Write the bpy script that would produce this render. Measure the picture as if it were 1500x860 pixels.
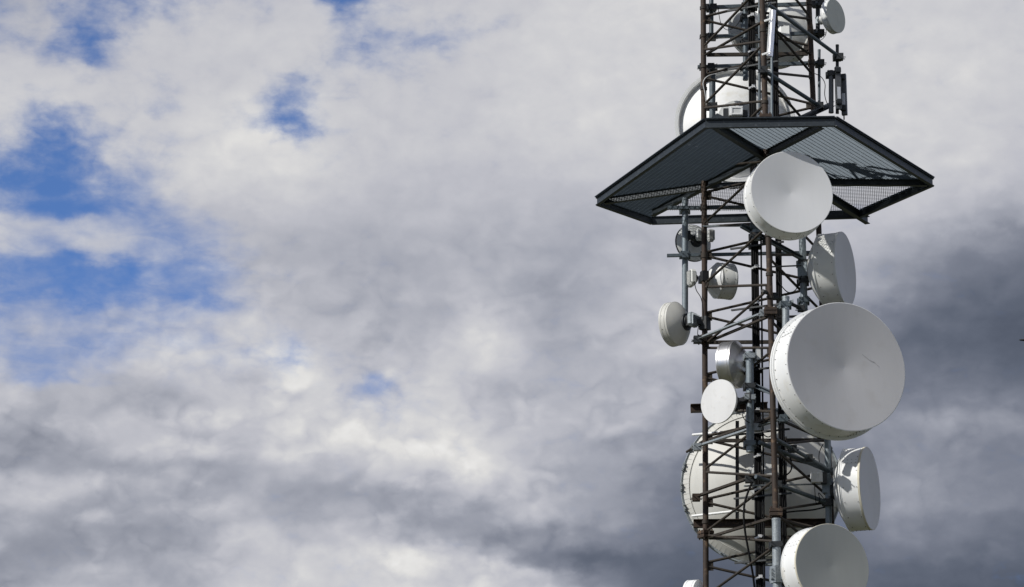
import bpy, bmesh, math, random
from mathutils import Vector, Matrix
random.seed(7)
for o in list(bpy.data.objects): bpy.data.objects.remove(o)
S = bpy.context.scene
COL = S.collection
rad = math.radians

# ------------------------------------------------------------------ camera
F = 4200.0                       # focal length in pixels of a 1500 px wide picture
PITCH = rad(15.694)
CAM = Vector((0, 0, 1.7))
cam = bpy.data.cameras.new('camera'); cam.sensor_width = 36; cam.lens = F / 1500 * 36
cam.clip_start = 0.5; cam.clip_end = 20000
camo = bpy.data.objects.new('camera', cam); COL.objects.link(camo)
camo.location = CAM; camo.rotation_euler = (rad(90) + PITCH, 0, 0)
S.camera = camo
S.render.resolution_x, S.render.resolution_y = 1024, 587
S.view_settings.view_transform = 'Standard'; S.view_settings.look = 'None'
S.view_settings.exposure = 0; S.view_settings.gamma = 1
S.cycles.max_bounces = 6; S.cycles.diffuse_bounces = 3; S.cycles.glossy_bounces = 3
S.cycles.use_adaptive_sampling = True

# ------------------------------------------------------------------ sun
SUN_AZ, SUN_EL = 31.0, 38.0      # degrees the sun stands in front of the tower's left, and its height
sd = Vector((-math.cos(rad(SUN_AZ)) * math.cos(rad(SUN_EL)), -math.sin(rad(SUN_AZ)) * math.cos(rad(SUN_EL)), math.sin(rad(SUN_EL))))
sl = bpy.data.lights.new('sun', 'SUN'); sl.energy = 4.4; sl.angle = rad(0.55); sl.color = (1.0, 0.975, 0.93)
so = bpy.data.objects.new('sun', sl); COL.objects.link(so)
so.rotation_euler = sd.to_track_quat('Z', 'Y').to_euler()

# ------------------------------------------------------------------ sky: Nishita blue behind procedural clouds
# cloud brightness (sRGB level) and cover (0 clear .. 10 closed), seen towards the tower, left to right and top to bottom
LV = """175 178 185 188 190 190 192 195 195 196 195 195 198 202 205 208 208 208 207 206 206 206 205 202 200
182 182 185 190 193 193 195 196 196 196 195 196 200 204 206 208 207 207 206 206 206 206 206 202 200
190 185 185 192 196 196 198 198 196 195 195 198 202 205 207 207 206 206 206 206 207 207 206 203 200
198 194 192 194 196 197 198 198 196 196 196 198 202 206 207 206 206 206 206 206 206 206 206 203 200
206 203 200 197 195 198 198 198 196 196 197 198 203 206 207 206 205 205 206 206 206 206 206 203 200
202 199 198 196 200 205 206 205 197 196 196 196 202 206 206 206 205 206 206 206 206 206 205 202 199
198 195 195 195 205 212 213 212 198 195 195 195 200 205 206 205 205 206 206 206 205 205 204 202 198
196 195 195 195 202 210 211 212 198 194 193 193 196 200 202 202 203 204 205 205 202 204 202 199 195
195 195 195 195 200 208 209 213 199 193 191 191 191 196 197 199 201 203 204 204 200 202 200 196 192
196 196 194 194 195 198 200 202 192 187 188 186 186 188 184 190 196 200 201 200 197 197 192 187 182
198 196 194 192 190 187 190 191 186 181 184 182 180 180 172 180 190 196 198 197 194 192 185 178 172
196 194 194 194 192 186 184 182 179 176 178 177 175 172 170 178 188 194 195 192 187 178 165 154 146
195 192 195 196 194 184 178 174 172 170 172 172 170 165 167 175 186 192 192 186 180 165 145 130 120
190 188 190 191 191 186 182 176 174 171 171 176 171 162 170 182 192 194 191 182 170 150 130 119 111
185 185 186 186 188 188 186 178 176 172 170 180 172 160 172 190 197 196 190 178 160 134 115 108 102
184 184 186 188 192 194 194 182 176 175 174 196 184 162 176 190 193 190 180 164 142 121 108 100 95
182 184 186 190 196 199 201 186 176 178 177 218 196 163 180 189 189 184 170 150 125 108 100 93 88
186 184 183 184 194 198 198 222 186 180 190 212 196 172 176 180 178 170 160 142 122 111 111 102 96
190 184 180 180 188 194 197 236 192 186 206 192 182 177 175 171 165 157 150 135 120 114 122 112 105
188 166 188 170 164 190 192 198 205 186 214 190 185 180 183 178 172 148 142 132 125 132 137 126 120
175 165 190 190 190 197 197 205 210 209 210 186 183 182 180 172 163 140 134 130 130 150 152 140 135
150 147 178 195 195 195 200 212 212 212 228 220 191 185 172 162 153 130 126 127 132 148 146 134 135
152 160 155 166 170 160 182 190 205 208 219 224 203 180 160 147 128 119 118 124 134 146 140 127 135
182 191 185 175 163 162 172 158 154 170 186 211 191 172 160 144 121 114 116 125 137 148 144 134 132
178 178 172 172 175 178 170 155 172 150 149 170 186 182 160 137 114 110 114 126 140 150 148 140 130
165 155 152 152 150 172 204 157 184 164 147 147 160 175 165 148 118 104 108 116 128 138 133 126 119
155 150 150 155 165 175 185 201 210 206 201 150 117 111 107 109 107 99 101 106 117 125 118 112 108
148 160 175 170 165 180 198 203 207 208 210 208 190 135 94 94 97 96 98 100 107 110 105 101 99
155 180 178 172 165 185 198 200 205 206 207 207 206 200 165 108 94 94 95 95 97 95 92 90 90"""
OV = """7 8 7 5 5 6 7 8.5 1 7 9 9 9.5 10 10 10 10 10 10 10 10 10 10 10 10
6 9 3 6.5 7.5 9 9.5 9.5 4.5 8 8.5 7.5 9 10 10 10 10 10 10 10 10 10 10 10 10
8.5 6 0.8 8.5 9.5 9.7 10 9.5 6.5 6.5 4.5 8 9.5 10 10 10 10 10 10 10 10 10 10 10 10
10 9 7.5 9.5 10 10 10 9 7 8 8.5 9 9.5 10 10 10 10 10 10 10 10 10 10 10 10
10 10 9.5 9.5 7 10 9.5 5 9 9 9.5 10 9.5 10 10 10 10 10 10 10 10 10 10 10 10
9.5 6 8.5 9 8.5 10 7.5 4 9 9.5 9 10 10 10 10 10 10 10 10 10 10 10 10 10 10
8 4 4.2 8.5 9.5 10 5 2.2 8 9.5 8.5 10 10 10 10 10 10 10 10 10 10 10 10 10 10
5 2.3 3 7.5 8.3 10 10 9.5 8.5 9.5 9.5 10 10 10 10 10 10 10 10 10 10 10 10 10 10
2 1 3 6.3 8 10 10 10 10 10 10 10 10 10 10 10 10 10 10 10 10 10 10 10 10
1.5 0.6 1.6 4.3 7 9.5 10 10 10 10 10 10 10 10 10 10 10 10 10 10 10 10 10 10 10
5.5 2.5 1.2 2.8 5.3 9 10 10 10 10 10 10 10 10 10 10 10 10 10 10 10 10 10 10 10
8 8 6.5 5 4.5 6.5 9.5 10 10 10 10 10 10 10 10 10 10 10 10 10 10 10 10 10 10
4.6 3.6 6.1 6.4 4 4.3 9 10 10 10 10 10 10 10 10 10 10 10 10 10 10 10 10 10 10
2.5 0.8 0.8 1 3.6 2.9 7.5 8.5 10 10 10 10 10 10 10 10 10 10 10 10 10 10 10 10 10
3.6 2 1.8 2.4 3.3 2.7 8 9 10 10 10 10 10 10 10 10 10 10 10 10 10 10 10 10 10
5.1 5.1 5.1 5.1 5.9 6.1 8.5 9.5 10 10 10 10 10 10 10 10 10 10 10 10 10 10 10 10 10
5.1 5.4 5.1 5.6 5.9 7.2 8.8 9.5 10 10 10 10 10 10 10 10 10 10 10 10 10 10 10 10 10
5.4 5.1 5.1 6.1 6.9 7 6.3 6.3 9.5 8.2 10 10 10 10 10 10 10 10 10 10 10 10 10 10 10
7 4.5 6.5 8.5 8.4 7.9 9.5 10 10 5.5 10 10 10 10 10 10 10 10 10 10 10 10 10 10 10
10 10 10 10 10 10 10 10 9.5 5.5 10 10 10 10 10 10 10 10 10 10 10 10 10 10 10
10 10 10 10 10 10 10 10 10 10 10 10 10 10 10 10 10 10 10 10 10 10 10 10 10
10 10 10 10 10 10 10 10 10 10 10 10 10 10 10 10 10 10 10 10 10 10 10 10 10
10 10 10 10 10 10 10 10 10 10 10 10 10 10 10 10 10 10 10 10 10 10 10 10 10
10 10 10 10 10 10 10 10 10 10 10 10 10 10 10 10 10 10 10 10 10 10 10 10 10
10 10 10 10 10 10 10 10 10 10 10 10 10 10 10 10 10 10 10 10 10 10 10 10 10
10 10 10 10 10 10 10 10 10 10 10 10 10 10 10 10 10 10 10 10 10 10 10 10 10
10 10 10 10 10 10 10 10 10 10 10 10 10 10 10 10 10 10 10 10 10 10 10 10 10
10 10 10 10 10 10 10 10 10 10 10 10 10 10 10 10 10 10 10 10 10 10 10 10 10
10 10 10 10 10 10 10 10 10 10 10 10 10 10 10 10 10 10 10 10 10 10 10 10 10"""
LV = [[float(t) for t in r.split()] for r in LV.splitlines()]
OV = [[float(t) for t in r.split()] for r in OV.splitlines()]
def table(T, fx, fy):
    fx = min(max(fx, 0), len(T[0]) - 1.001); fy = min(max(fy, 0), len(T) - 1.001)
    i, j = int(fy), int(fx); u, v = fx - j, fy - i
    return (T[i][j] * (1 - u) + T[i][j + 1] * u) * (1 - v) + (T[i + 1][j] * (1 - u) + T[i + 1][j + 1] * u) * v

W = bpy.data.worlds.new('World'); S.world = W; W.use_nodes = True
W.cycles.sampling_method = 'MANUAL'; W.cycles.sample_map_resolution = 512
N = W.node_tree.nodes; K = W.node_tree.links; N.clear()
def nd(t, **kw):
    n = N.new(t)
    for k, v in kw.items(): setattr(n, k, v)
    return n
def sock(n, i, v):
    if hasattr(v, 'is_linked') or isinstance(v, bpy.types.NodeSocket): K.new(v, n.inputs[i])
    else: n.inputs[i].default_value = v
def mth(op, a, b=0.0, c=0.0, clamp=False):
    n = nd('ShaderNodeMath', operation=op, use_clamp=clamp); sock(n, 0, a); sock(n, 1, b); sock(n, 2, c); return n.outputs[0]
def vmt(op, a, b=(0, 0, 0), out=0):
    n = nd('ShaderNodeVectorMath', operation=op); sock(n, 0, a); sock(n, 1, b); return n.outputs[out]
def mrange(v, a, b, c=0.0, d=1.0, smooth=True):
    n = nd('ShaderNodeMapRange', interpolation_type='SMOOTHSTEP' if smooth else 'LINEAR')
    for i, x in enumerate((v, a, b, c, d)): sock(n, i, x)
    return n.outputs[0]
def noise(vec, scale, detail, rough=0.55, dist=0.0, lac=2.0):
    n = nd('ShaderNodeTexNoise', noise_dimensions='3D'); K.new(vec, n.inputs['Vector'])
    n.inputs['Scale'].default_value = scale; n.inputs['Detail'].default_value = detail
    n.inputs['Roughness'].default_value = rough; n.inputs['Distortion'].default_value = dist
    n.inputs['Lacunarity'].default_value = lac
    return n
tc = nd('ShaderNodeTexCoord'); DIR = tc.outputs['Generated']
sx = nd('ShaderNodeSeparateXYZ'); K.new(DIR, sx.inputs[0])
X, Y_, Z_ = sx.outputs
AZ = mth('MULTIPLY', mth('ARCTAN2', X, Y_), 180 / math.pi)
EL = mth('MULTIPLY', mth('ARCSINE', Z_), 180 / math.pi)
stretch = vmt('MULTIPLY', DIR, (1, 1, 1.4))
# two warps make the cloud edges ragged
w1 = noise(stretch, 30, 2, 0.5); w2 = noise(stretch, 70, 7, 0.5)
wv1 = vmt('SUBTRACT', w1.outputs['Color'], (0.5, 0.5, 0.5)); wv2 = vmt('SUBTRACT', w2.outputs['Color'], (0.5, 0.5, 0.5))
wv = vmt('ADD', vmt('MULTIPLY', wv1, (0.5, 0.4, 0)), vmt('MULTIPLY', wv2, (1.1, 0.85, 0)))
ws = nd('ShaderNodeSeparateXYZ'); K.new(wv, ws.inputs[0])
AZw = mth('ADD', AZ, ws.outputs[0]); ELw = mth('ADD', EL, ws.outputs[1])
A0, A1, E0, E1, NA, NE = -10.6, 10.6, 9.6, 22.0, 29, 30
apos = mth('DIVIDE', mth('SUBTRACT', AZw, A0), A1 - A0, clamp=True)
ELc = mth('MINIMUM', mth('MAXIMUM', ELw, E0), E1)
acc = None
for i in range(NE):
    el = E0 + (E1 - E0) * i / (NE - 1)
    rp = nd('ShaderNodeValToRGB'); cr = rp.color_ramp; cr.interpolation = 'CARDINAL'
    for j in range(NA):
        az = A0 + (A1 - A0) * j / (NA - 1)
        d = Vector((math.sin(rad(az)) * math.cos(rad(el)), math.cos(rad(az)) * math.cos(rad(el)), math.sin(rad(el))))
        cy = d.y * math.cos(PITCH) + d.z * math.sin(PITCH); cz = -d.y * math.sin(PITCH) + d.z * math.cos(PITCH)
        fx = (750 + F * d.x / cy) / 62.5; fy = (430 - F * cz / cy) / (860 / 28)
        e = cr.elements[0] if j == 0 else cr.elements[-1] if j == NA - 1 else cr.elements.new(j / (NA - 1))
        e.color = (table(LV, fx, fy) / 255, table(OV, fx, fy) / 10, max(0, min(1, (3.9 - abs(fy / 2 - 7.6)) * 0.7)) * max(0, min(1, (6.8 - fx) * 0.5)), 1)
    K.new(apos, rp.inputs[0])
    step = (E1 - E0) / (NE - 1)
    t = mth('DIVIDE', mth('ABSOLUTE', mth('SUBTRACT', ELc, el)), step)
    wi = mrange(t, 1.0, 0.0)                       # smooth hat weight of this row
    sc = nd('ShaderNodeVectorMath', operation='SCALE'); K.new(rp.outputs[0], sc.inputs[0]); K.new(wi, sc.inputs[3])
    acc = sc.outputs[0] if acc is None else vmt('ADD', acc, sc.outputs[0])
cs = nd('ShaderNodeSeparateXYZ'); K.new(acc, cs.inputs[0])
# beyond the stretch of sky described above the clouds go on with the same mix of cover and brightness
big = noise(vmt('MULTIPLY', DIR, (1, 1, 1.8)), 7, 5, 0.55)
bigs = nd('ShaderNodeSeparateColor'); K.new(big.outputs['Color'], bigs.inputs[0])
Lfar = mrange(bigs.outputs[0], 0.3, 0.7, 0.50, 0.84); Ofar = mrange(bigs.outputs[1], 0.36, 0.52, 0.15, 1.0)
m = mth('MULTIPLY', mrange(mth('ABSOLUTE', AZw), 11.2, 14.5, 1, 0), mrange(mth('ABSOLUTE', mth('SUBTRACT', ELw, 15.8)), 7.0, 10.0, 1, 0))
def mixf(f, a, b):
    n = nd('ShaderNodeMix'); sock(n, 0, f); sock(n, 2, a); sock(n, 3, b); return n.outputs[0]
L = mixf(m, Lfar, mth('ADD', mth('MULTIPLY', mth('SUBTRACT', cs.outputs[0], 0.69), 1.03), 0.69)); O = mixf(m, Ofar, cs.outputs[1])
# billow detail, lit from the sun's side
d1 = noise(stretch, 30, 7, 0.5)
fine = noise(stretch, 95, 8, 0.58)
def billow(vec, octs):                            # rounded heads parted by darker creases
    tot = None
    for sc3, w in octs:
        n1 = noise(vec, sc3, 1.0, 0.4)
        v = mth('MULTIPLY', mth('ABSOLUTE', mth('SUBTRACT', n1.outputs['Fac'], 0.5)), 5.0 * w)
        tot = v if tot is None else mth('ADD', tot, v)
    return tot
pv = vmt('ADD', stretch, vmt('MULTIPLY', wv2, (0.016, 0.016, 0.016)))
OCT = ((34, 0.5), (75, 0.3), (165, 0.15), (350, 0.05))
b1 = billow(pv, OCT); b2 = billow(vmt('ADD', pv, tuple((sd + Vector((0, 0, 0.9))) * 0.0045)), OCT[:2])
b1s = billow(pv, OCT[:2])
relief = mth('SUBTRACT', b1s, b2)
crisp = mth('MULTIPLY', mth('MULTIPLY', mrange(EL, 18.5, 13.5, 0.3, 1.0), mrange(L, 0.4, 0.66, 0.35, 1.0)), mrange(d1.outputs['Fac'], 0.38, 0.6, 0.35, 1.0))
L = mth('ADD', L, mth('MULTIPLY', mth('SUBTRACT', d1.outputs['Fac'], 0.5), 0.07))
L = mth('ADD', L, mth('MULTIPLY', mth('MULTIPLY', mth('SUBTRACT', b1, 0.45), crisp), 0.065))
L = mth('ADD', L, mth('MULTIPLY', mth('MULTIPLY', relief, crisp), 0.10))
L = mth('ADD', L, mth('MULTIPLY', mth('SUBTRACT', fine.outputs['Fac'], 0.5), 0.07))
calm = mth('SUBTRACT', 1.0, mth('MULTIPLY', mth('MULTIPLY', m, cs.outputs[2]), 0.55))     # a smoother veil of high cloud
O = mth('ADD', O, mth('MULTIPLY', mth('MULTIPLY', mth('SUBTRACT', d1.outputs['Fac'], 0.5), 0.4), calm))
O = mth('ADD', O, mth('MULTIPLY', mth('MULTIPLY', mth('SUBTRACT', b1, 0.42), 0.3), calm))
O = mth('ADD', O, mth('MULTIPLY', mth('SUBTRACT', fine.outputs['Fac'], 0.5), mth('MULTIPLY', calm, 0.6)))
wisp = noise(vmt('MULTIPLY', DIR, (1, 1, 3.2)), 48, 7, 0.6, 0.6)
O = mth('ADD', O, mth('MULTIPLY', mth('SUBTRACT', wisp.outputs['Fac'], 0.5), 0.45))
alpha = mrange(O, 0.06, 0.92, 0.03, 1.0)
L = mth('ADD', L, mth('MULTIPLY', mth('MULTIPLY', alpha, mth('SUBTRACT', 1.0, alpha)), 0.06))   # thin edges let the sun through
tone = nd('ShaderNodeValToRGB'); tr = tone.color_ramp
def lin(v): v /= 255; return v / 12.92 if v <= 0.04045 else ((v + 0.055) / 1.055) ** 2.4
for k, (l, c) in enumerate([(60, (50, 58, 74)), (100, (96, 103, 118)), (130, (125, 130, 144)), (165, (164, 167, 178)), (190, (190, 191, 199)), (208, (208, 208, 211)), (220, (222, 221, 220)), (240, (243, 242, 240))]):
    e = tr.elements[0] if k == 0 else tr.elements.new(l / 255)
    if k == 0: e.position = l / 255
    e.color = (lin(c[0]), lin(c[1]), lin(c[2]), 1)
tr.elements[-1].color = (lin(250), lin(250), lin(249), 1)
K.new(L, tone.inputs[0])
sky = nd('ShaderNodeTexSky', sky_type='NISHITA'); sky.sun_disc = False
sky.sun_elevation = rad(SUN_EL); sky.sun_rotation = math.atan2(sd.x, sd.y)
sky.altitude = 3000; sky.air_density = 0.85; sky.dust_density = 0.0; sky.ozone_density = 10
bg1 = nd('ShaderNodeBackground'); K.new(sky.outputs[0], bg1.inputs[0]); bg1.inputs[1].default_value = 0.15
bg2 = nd('ShaderNodeBackground'); K.new(tone.outputs[0], bg2.inputs[0]); bg2.inputs[1].default_value = 1.0
mxs = nd('ShaderNodeMixShader'); K.new(alpha, mxs.inputs[0]); K.new(bg1.outputs[0], mxs.inputs[1]); K.new(bg2.outputs[0], mxs.inputs[2])
wo = nd('ShaderNodeOutputWorld'); K.new(mxs.outputs[0], wo.inputs[0])

# ------------------------------------------------------------------ measuring helpers
def ray(px, py):
    u, v = (px - 750) / F, (430 - py) / F; c, s = math.cos(PITCH), math.sin(PITCH)
    return Vector((u, c - s * v, s + c * v))
def at(px, py, Y):
    d = ray(px, py); return CAM + d * (Y / d.y)
def atz(px, py, z):
    d = ray(px, py); return CAM + d * ((z - CAM.z) / d.z)
def m_px(n, p):                                  # metres that n pixels span at point p
    d = (p - CAM); return n * (d.y * math.cos(PITCH) + d.z * math.sin(PITCH)) / F

# ------------------------------------------------------------------ materials
def mat(name, col, rough=0.6, metal=0.0, vary=0.25, scale=6.0, col2=None, spots=None, streak=False, bump=0.0, spec=0.5):
    m = bpy.data.materials.new(name); m.use_nodes = True
    n, k = m.node_tree.nodes, m.node_tree.links
    b = n['Principled BSDF']; b.inputs['Roughness'].default_value = rough; b.inputs['Metallic'].default_value = metal
    b.inputs['Specular IOR Level'].default_value = spec
    tcn = n.new('ShaderNodeNewGeometry'); 
    mp = n.new('ShaderNodeMapping'); k.new(tcn.outputs['Position'], mp.inputs['Vector'])
    if streak: mp.inputs['Scale'].default_value = (1, 1, 0.18)
    nz = n.new('ShaderNodeTexNoise'); nz.inputs['Scale'].default_value = scale; nz.inputs['Detail'].default_value = 6; nz.inputs['Roughness'].default_value = 0.65
    k.new(mp.outputs[0], nz.inputs['Vector'])
    r = n.new('ShaderNodeValToRGB'); e = r.color_ramp.elements
    c2 = col2 or tuple(c * (1 - vary) for c in col)
    e[0].position = 0.3; e[0].color = (*c2, 1); e[1].position = 0.62; e[1].color = (*col, 1)
    k.new(nz.outputs['Fac'], r.inputs[0]); out = r.outputs[0]
    if spots:
        c3, lo, hi, sc3 = spots
        n3 = n.new('ShaderNodeTexNoise'); n3.inputs['Scale'].default_value = sc3; n3.inputs['Detail'].default_value = 5
        k.new(tcn.outputs['Position'], n3.inputs['Vector'])
        mr = n.new('ShaderNodeMapRange'); mr.inputs[1].default_value = lo; mr.inputs[2].default_value = hi; k.new(n3.outputs['Fac'], mr.inputs[0])
        mx = n.new('ShaderNodeMix'); mx.data_type = 'RGBA'; k.new(mr.outputs[0], mx.inputs[0]); k.new(out, mx.inputs[6]); mx.inputs[7].default_value = (*c3, 1)
        out = mx.outputs[2]
    k.new(out, b.inputs['Base Color'])
    rr = n.new('ShaderNodeMapRange'); rr.inputs[3].default_value = max(0.05, rough - 0.12); rr.inputs[4].default_value = min(1, rough + 0.12)
    k.new(nz.outputs['Fac'], rr.inputs[0]); k.new(rr.outputs[0], b.inputs['Roughness'])
    if bump:
        bp = n.new('ShaderNodeBump'); bp.inputs['Strength'].default_value = bump; bp.inputs['Distance'].default_value = 0.01
        k.new(nz.outputs['Fac'], bp.inputs['Height']); k.new(bp.outputs[0], b.inputs['Normal'])
    return m
M = dict(
    rust=mat('rusty_steel', (0.038, 0.022, 0.013), 0.75, 0, 0.55, 3.5, spots=((0.12, 0.075, 0.042), 0.56, 0.72, 9), bump=0.3),
    rustd=mat('dark_rusty_steel', (0.028, 0.02, 0.013), 0.75, 0, 0.55, 3.5, spots=((0.07, 0.06, 0.046), 0.58, 0.72, 11), bump=0.3),
    blue=mat('blue_grey_steel', (0.085, 0.108, 0.124), 0.5, 0.2, 0.4, 8, spots=((0.13, 0.15, 0.16), 0.6, 0.7, 30)),
    dark=mat('dark_steel', (0.022, 0.026, 0.029), 0.6, 0.1, 0.4, 8, spots=((0.055, 0.045, 0.035), 0.6, 0.75, 14)),
    galv=mat('galvanised_steel', (0.27, 0.3, 0.315), 0.5, 0.35, 0.3, 30, spots=((0.5, 0.52, 0.53), 0.58, 0.72, 60)),
    pipe=mat('weathered_zinc_pipe', (0.19, 0.225, 0.245), 0.5, 0.3, 0.3, 26, spots=((0.28, 0.3, 0.31), 0.6, 0.74, 50)),
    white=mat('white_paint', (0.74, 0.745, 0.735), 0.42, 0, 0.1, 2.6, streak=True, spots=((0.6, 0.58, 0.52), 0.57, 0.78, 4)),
    white2=mat('weathered_white_paint', (0.64, 0.645, 0.62), 0.5, 0, 0.14, 2.6, streak=True, spots=((0.45, 0.44, 0.39), 0.58, 0.8, 5)),
    cream=mat('cream_paint', (0.52, 0.515, 0.478), 0.55, 0, 0.16, 2.0, streak=True, spots=((0.5, 0.47, 0.39), 0.64, 0.85, 4)),
    lgrey=mat('light_grey_paint', (0.55, 0.56, 0.55), 0.5, 0, 0.1, 3.0, streak=True),
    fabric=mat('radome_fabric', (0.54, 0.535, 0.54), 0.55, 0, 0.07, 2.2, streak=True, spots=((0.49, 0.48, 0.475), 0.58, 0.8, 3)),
    fabricw=mat('pale_radome_fabric', (0.72, 0.725, 0.73), 0.5, 0, 0.07, 2, streak=True),
    fabricg=mat('greenish_radome_fabric', (0.4, 0.41, 0.385), 0.6, 0, 0.1, 2, streak=True),
    fabrico=mat('olive_radome_fabric', (0.5, 0.515, 0.47), 0.6, 0, 0.1, 7),
    rim=mat('yellowed_rim_tape', (0.62, 0.58, 0.46), 0.6, 0, 0.2, 9),
    silver=mat('bare_aluminium', (0.62, 0.61, 0.6), 0.36, 1.0, 0.08, 5, streak=True),
    chrome=mat('polished_aluminium', (0.86, 0.86, 0.87), 0.27, 1.0, 0.1, 8),
    cable=mat('black_cable', (0.005, 0.005, 0.0055), 0.6, 0, 0.3, 20, spec=0.12),
    black=mat('black_plastic', (0.02, 0.021, 0.022), 0.5, 0, 0.3, 12),
    bolt=mat('dark_bolt', (0.05, 0.045, 0.04), 0.5, 0.5, 0.3, 40),
    beam=mat('platform_steel', (0.03, 0.039, 0.047), 0.5, 0.2, 0.35, 6, spots=((0.075, 0.085, 0.092), 0.58, 0.75, 18)),
    grate=mat('grating_steel', (0.088, 0.115, 0.142), 0.5, 0.25, 0.2, 10),
    panel=mat('panel_antenna_grey', (0.085, 0.09, 0.095), 0.5, 0, 0.2, 6),
    tag=mat('pale_sticker', (0.6, 0.62, 0.66), 0.6, 0, 0.1, 9),
    clip=mat('bright_clip', (0.75, 0.75, 0.74), 0.35, 0.4, 0.15, 20),
    grass=mat('moor_grass', (0.05, 0.056, 0.022), 0.95, 0, 0.4, 0.4, spots=((0.075, 0.06, 0.032), 0.5, 0.7, 0.15)),
    concrete=mat('concrete', (0.35, 0.34, 0.32), 0.9, 0, 0.25, 3),
    disc=mat('chalky_white_paint', (0.6, 0.6, 0.595), 0.6, 0, 0.1, 3, streak=True, spots=((0.48, 0.47, 0.45), 0.6, 0.8, 7)),
    scuff=mat('grey_scuff', (0.47, 0.46, 0.46), 0.7, 0, 0.3, 30),
    bird=mat('dark_feathers', (0.02, 0.02, 0.022), 0.8, 0, 0.3, 30),
)

# ------------------------------------------------------------------ mesh collector
class MB:
    def __init__(s): s.v = []; s.f = []; s.sm = []
    def add(s, vs, fs, smooth=False):
        b = len(s.v); s.v += [Vector(q) for q in vs]; s.f += [tuple(b + i for i in f) for f in fs]; s.sm += [smooth] * len(fs); return s
    def box(s, c, hx, hy, hz, R=None):
        c = Vector(c); R = R or Matrix.Identity(3)
        vs = [c + R @ Vector((x * hx, y * hy, z * hz)) for x in (-1, 1) for y in (-1, 1) for z in (-1, 1)]
        return s.add(vs, [(0, 1, 3, 2), (4, 6, 7, 5), (0, 4, 5, 1), (2, 3, 7, 6), (0, 2, 6, 4), (1, 5, 7, 3)])
    def frame(s, p0, p1, up=(0, 0, 1)):
        d = (Vector(p1) - Vector(p0)); l = d.length; d.normalize(); up = Vector(up)
        if abs(d.dot(up)) > 0.98: up = Vector((0, 1, 0))
        sd_ = d.cross(up).normalized(); u = sd_.cross(d).normalized()
        return d, sd_, u, l
    def bar(s, p0, p1, w, h, up=(0, 0, 1)):
        d, a, u, l = s.frame(p0, p1, up); c = (Vector(p0) + Vector(p1)) / 2
        return s.box(c, l / 2, w / 2, h / 2, Matrix((d, a, u)).transposed())
    def prof(s, p0, p1, pts, up=(0, 0, 1)):      # extrude a closed outline (side, up) from p0 to p1
        d, a, u, l = s.frame(p0, p1, up); n = len(pts)
        vs = [Vector(p) + a * x + u * y for p in (p0, p1) for x, y in pts]
        return s.add(vs, [(i, (i + 1) % n, n + (i + 1) % n, n + i) for i in range(n)] + [tuple(range(n))[::-1], tuple(range(n, 2 * n))])
    def tube(s, p0, p1, r, n=12, r1=None, up=(0, 0, 1)):
        d, a, u, l = s.frame(p0, p1, up); r1 = r if r1 is None else r1
        vs = []
        for p, q in ((p0, r), (p1, r1)):
            vs += [Vector(p) + (a * math.cos(t) + u * math.sin(t)) * q for t in (2 * math.pi * i / n for i in range(n))]
        s.add(vs, [(i, (i + 1) % n, n + (i + 1) % n, n + i) for i in range(n)], True)
        return s.add(vs, [tuple(range(n))[::-1], tuple(range(n, 2 * n))])
    def pipe(s, p0, p1, r, n=14, wall=0.006):    # open ended pipe
        s.tubes([p0, p1], r, n); return s
    def tubes(s, pts, r, n=8):                   # bent cable
        pts = [Vector(p) for p in pts]; vs = []; u = None
        for i, p in enumerate(pts):
            t = (pts[min(i + 1, len(pts) - 1)] - pts[max(i - 1, 0)]).normalized()
            u = (Vector((0, 1, 0.3)) if u is None else u); u = (u - t * u.dot(t)).normalized(); w = t.cross(u)
            vs += [p + (u * math.cos(2 * math.pi * k / n) + w * math.sin(2 * math.pi * k / n)) * r for k in range(n)]
        fs = [(i * n + k, i * n + (k + 1) % n, (i + 1) * n + (k + 1) % n, (i + 1) * n + k) for i in range(len(pts) - 1) for k in range(n)]
        s.add(vs, fs, True); L = len(pts) - 1
        return s.add(vs, [tuple(range(n))[::-1], tuple(L * n + k for k in range(n))])
    def lathe(s, prof, n=96, smooth=True):       # profile (r, z) round local z; breaks where the profile turns sharply
        runs = [[prof[0]]]
        for i in range(1, len(prof)):
            runs[-1].append(prof[i])
            if i < len(prof) - 1:
                a = Vector(prof[i]) - Vector(prof[i - 1]); b = Vector(prof[i + 1]) - Vector(prof[i])
                if a.length > 1e-9 and b.length > 1e-9 and a.angle(b) > rad(28): runs.append([prof[i]])
        for run in runs:
            vs = []; fs = []
            for r, z in run: vs += [(max(r, 1e-4) * math.cos(2 * math.pi * k / n), max(r, 1e-4) * math.sin(2 * math.pi * k / n), z) for k in range(n)]
            for i in range(len(run) - 1):
                fs += [(i * n + k, i * n + (k + 1) % n, (i + 1) * n + (k + 1) % n, (i + 1) * n + k) for k in range(n)]
            s.add(vs, fs, smooth)
        return s
    def build(s, name, m, parent=None, origin=None, kind=None):
        me = bpy.data.meshes.new(name); o0 = Vector(origin) if origin is not None else Vector((0, 0, 0))
        me.from_pydata([tuple(q - o0) for q in s.v], [], s.f)
        me.polygons.foreach_set('use_smooth', s.sm); me.materials.append(M[m]); me.update()
        o = bpy.data.objects.new(name, me); COL.objects.link(o)
        if parent is not None: o.parent = parent
        elif origin is not None: o.location = o0
        if kind: o['kind'] = kind
        return o
def tag(o, label, cat, group=None):
    o['label'] = label; o['category'] = cat
    if group: o['group'] = group
    return o
def thing(name, label, cat, loc, group=None, mw=None):
    o = bpy.data.objects.new(name, None); COL.objects.link(o); o.empty_display_size = 0.1
    if mw is not None: o.matrix_world = mw
    else: o.location = loc
    return tag(o, label, cat, group)

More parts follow.
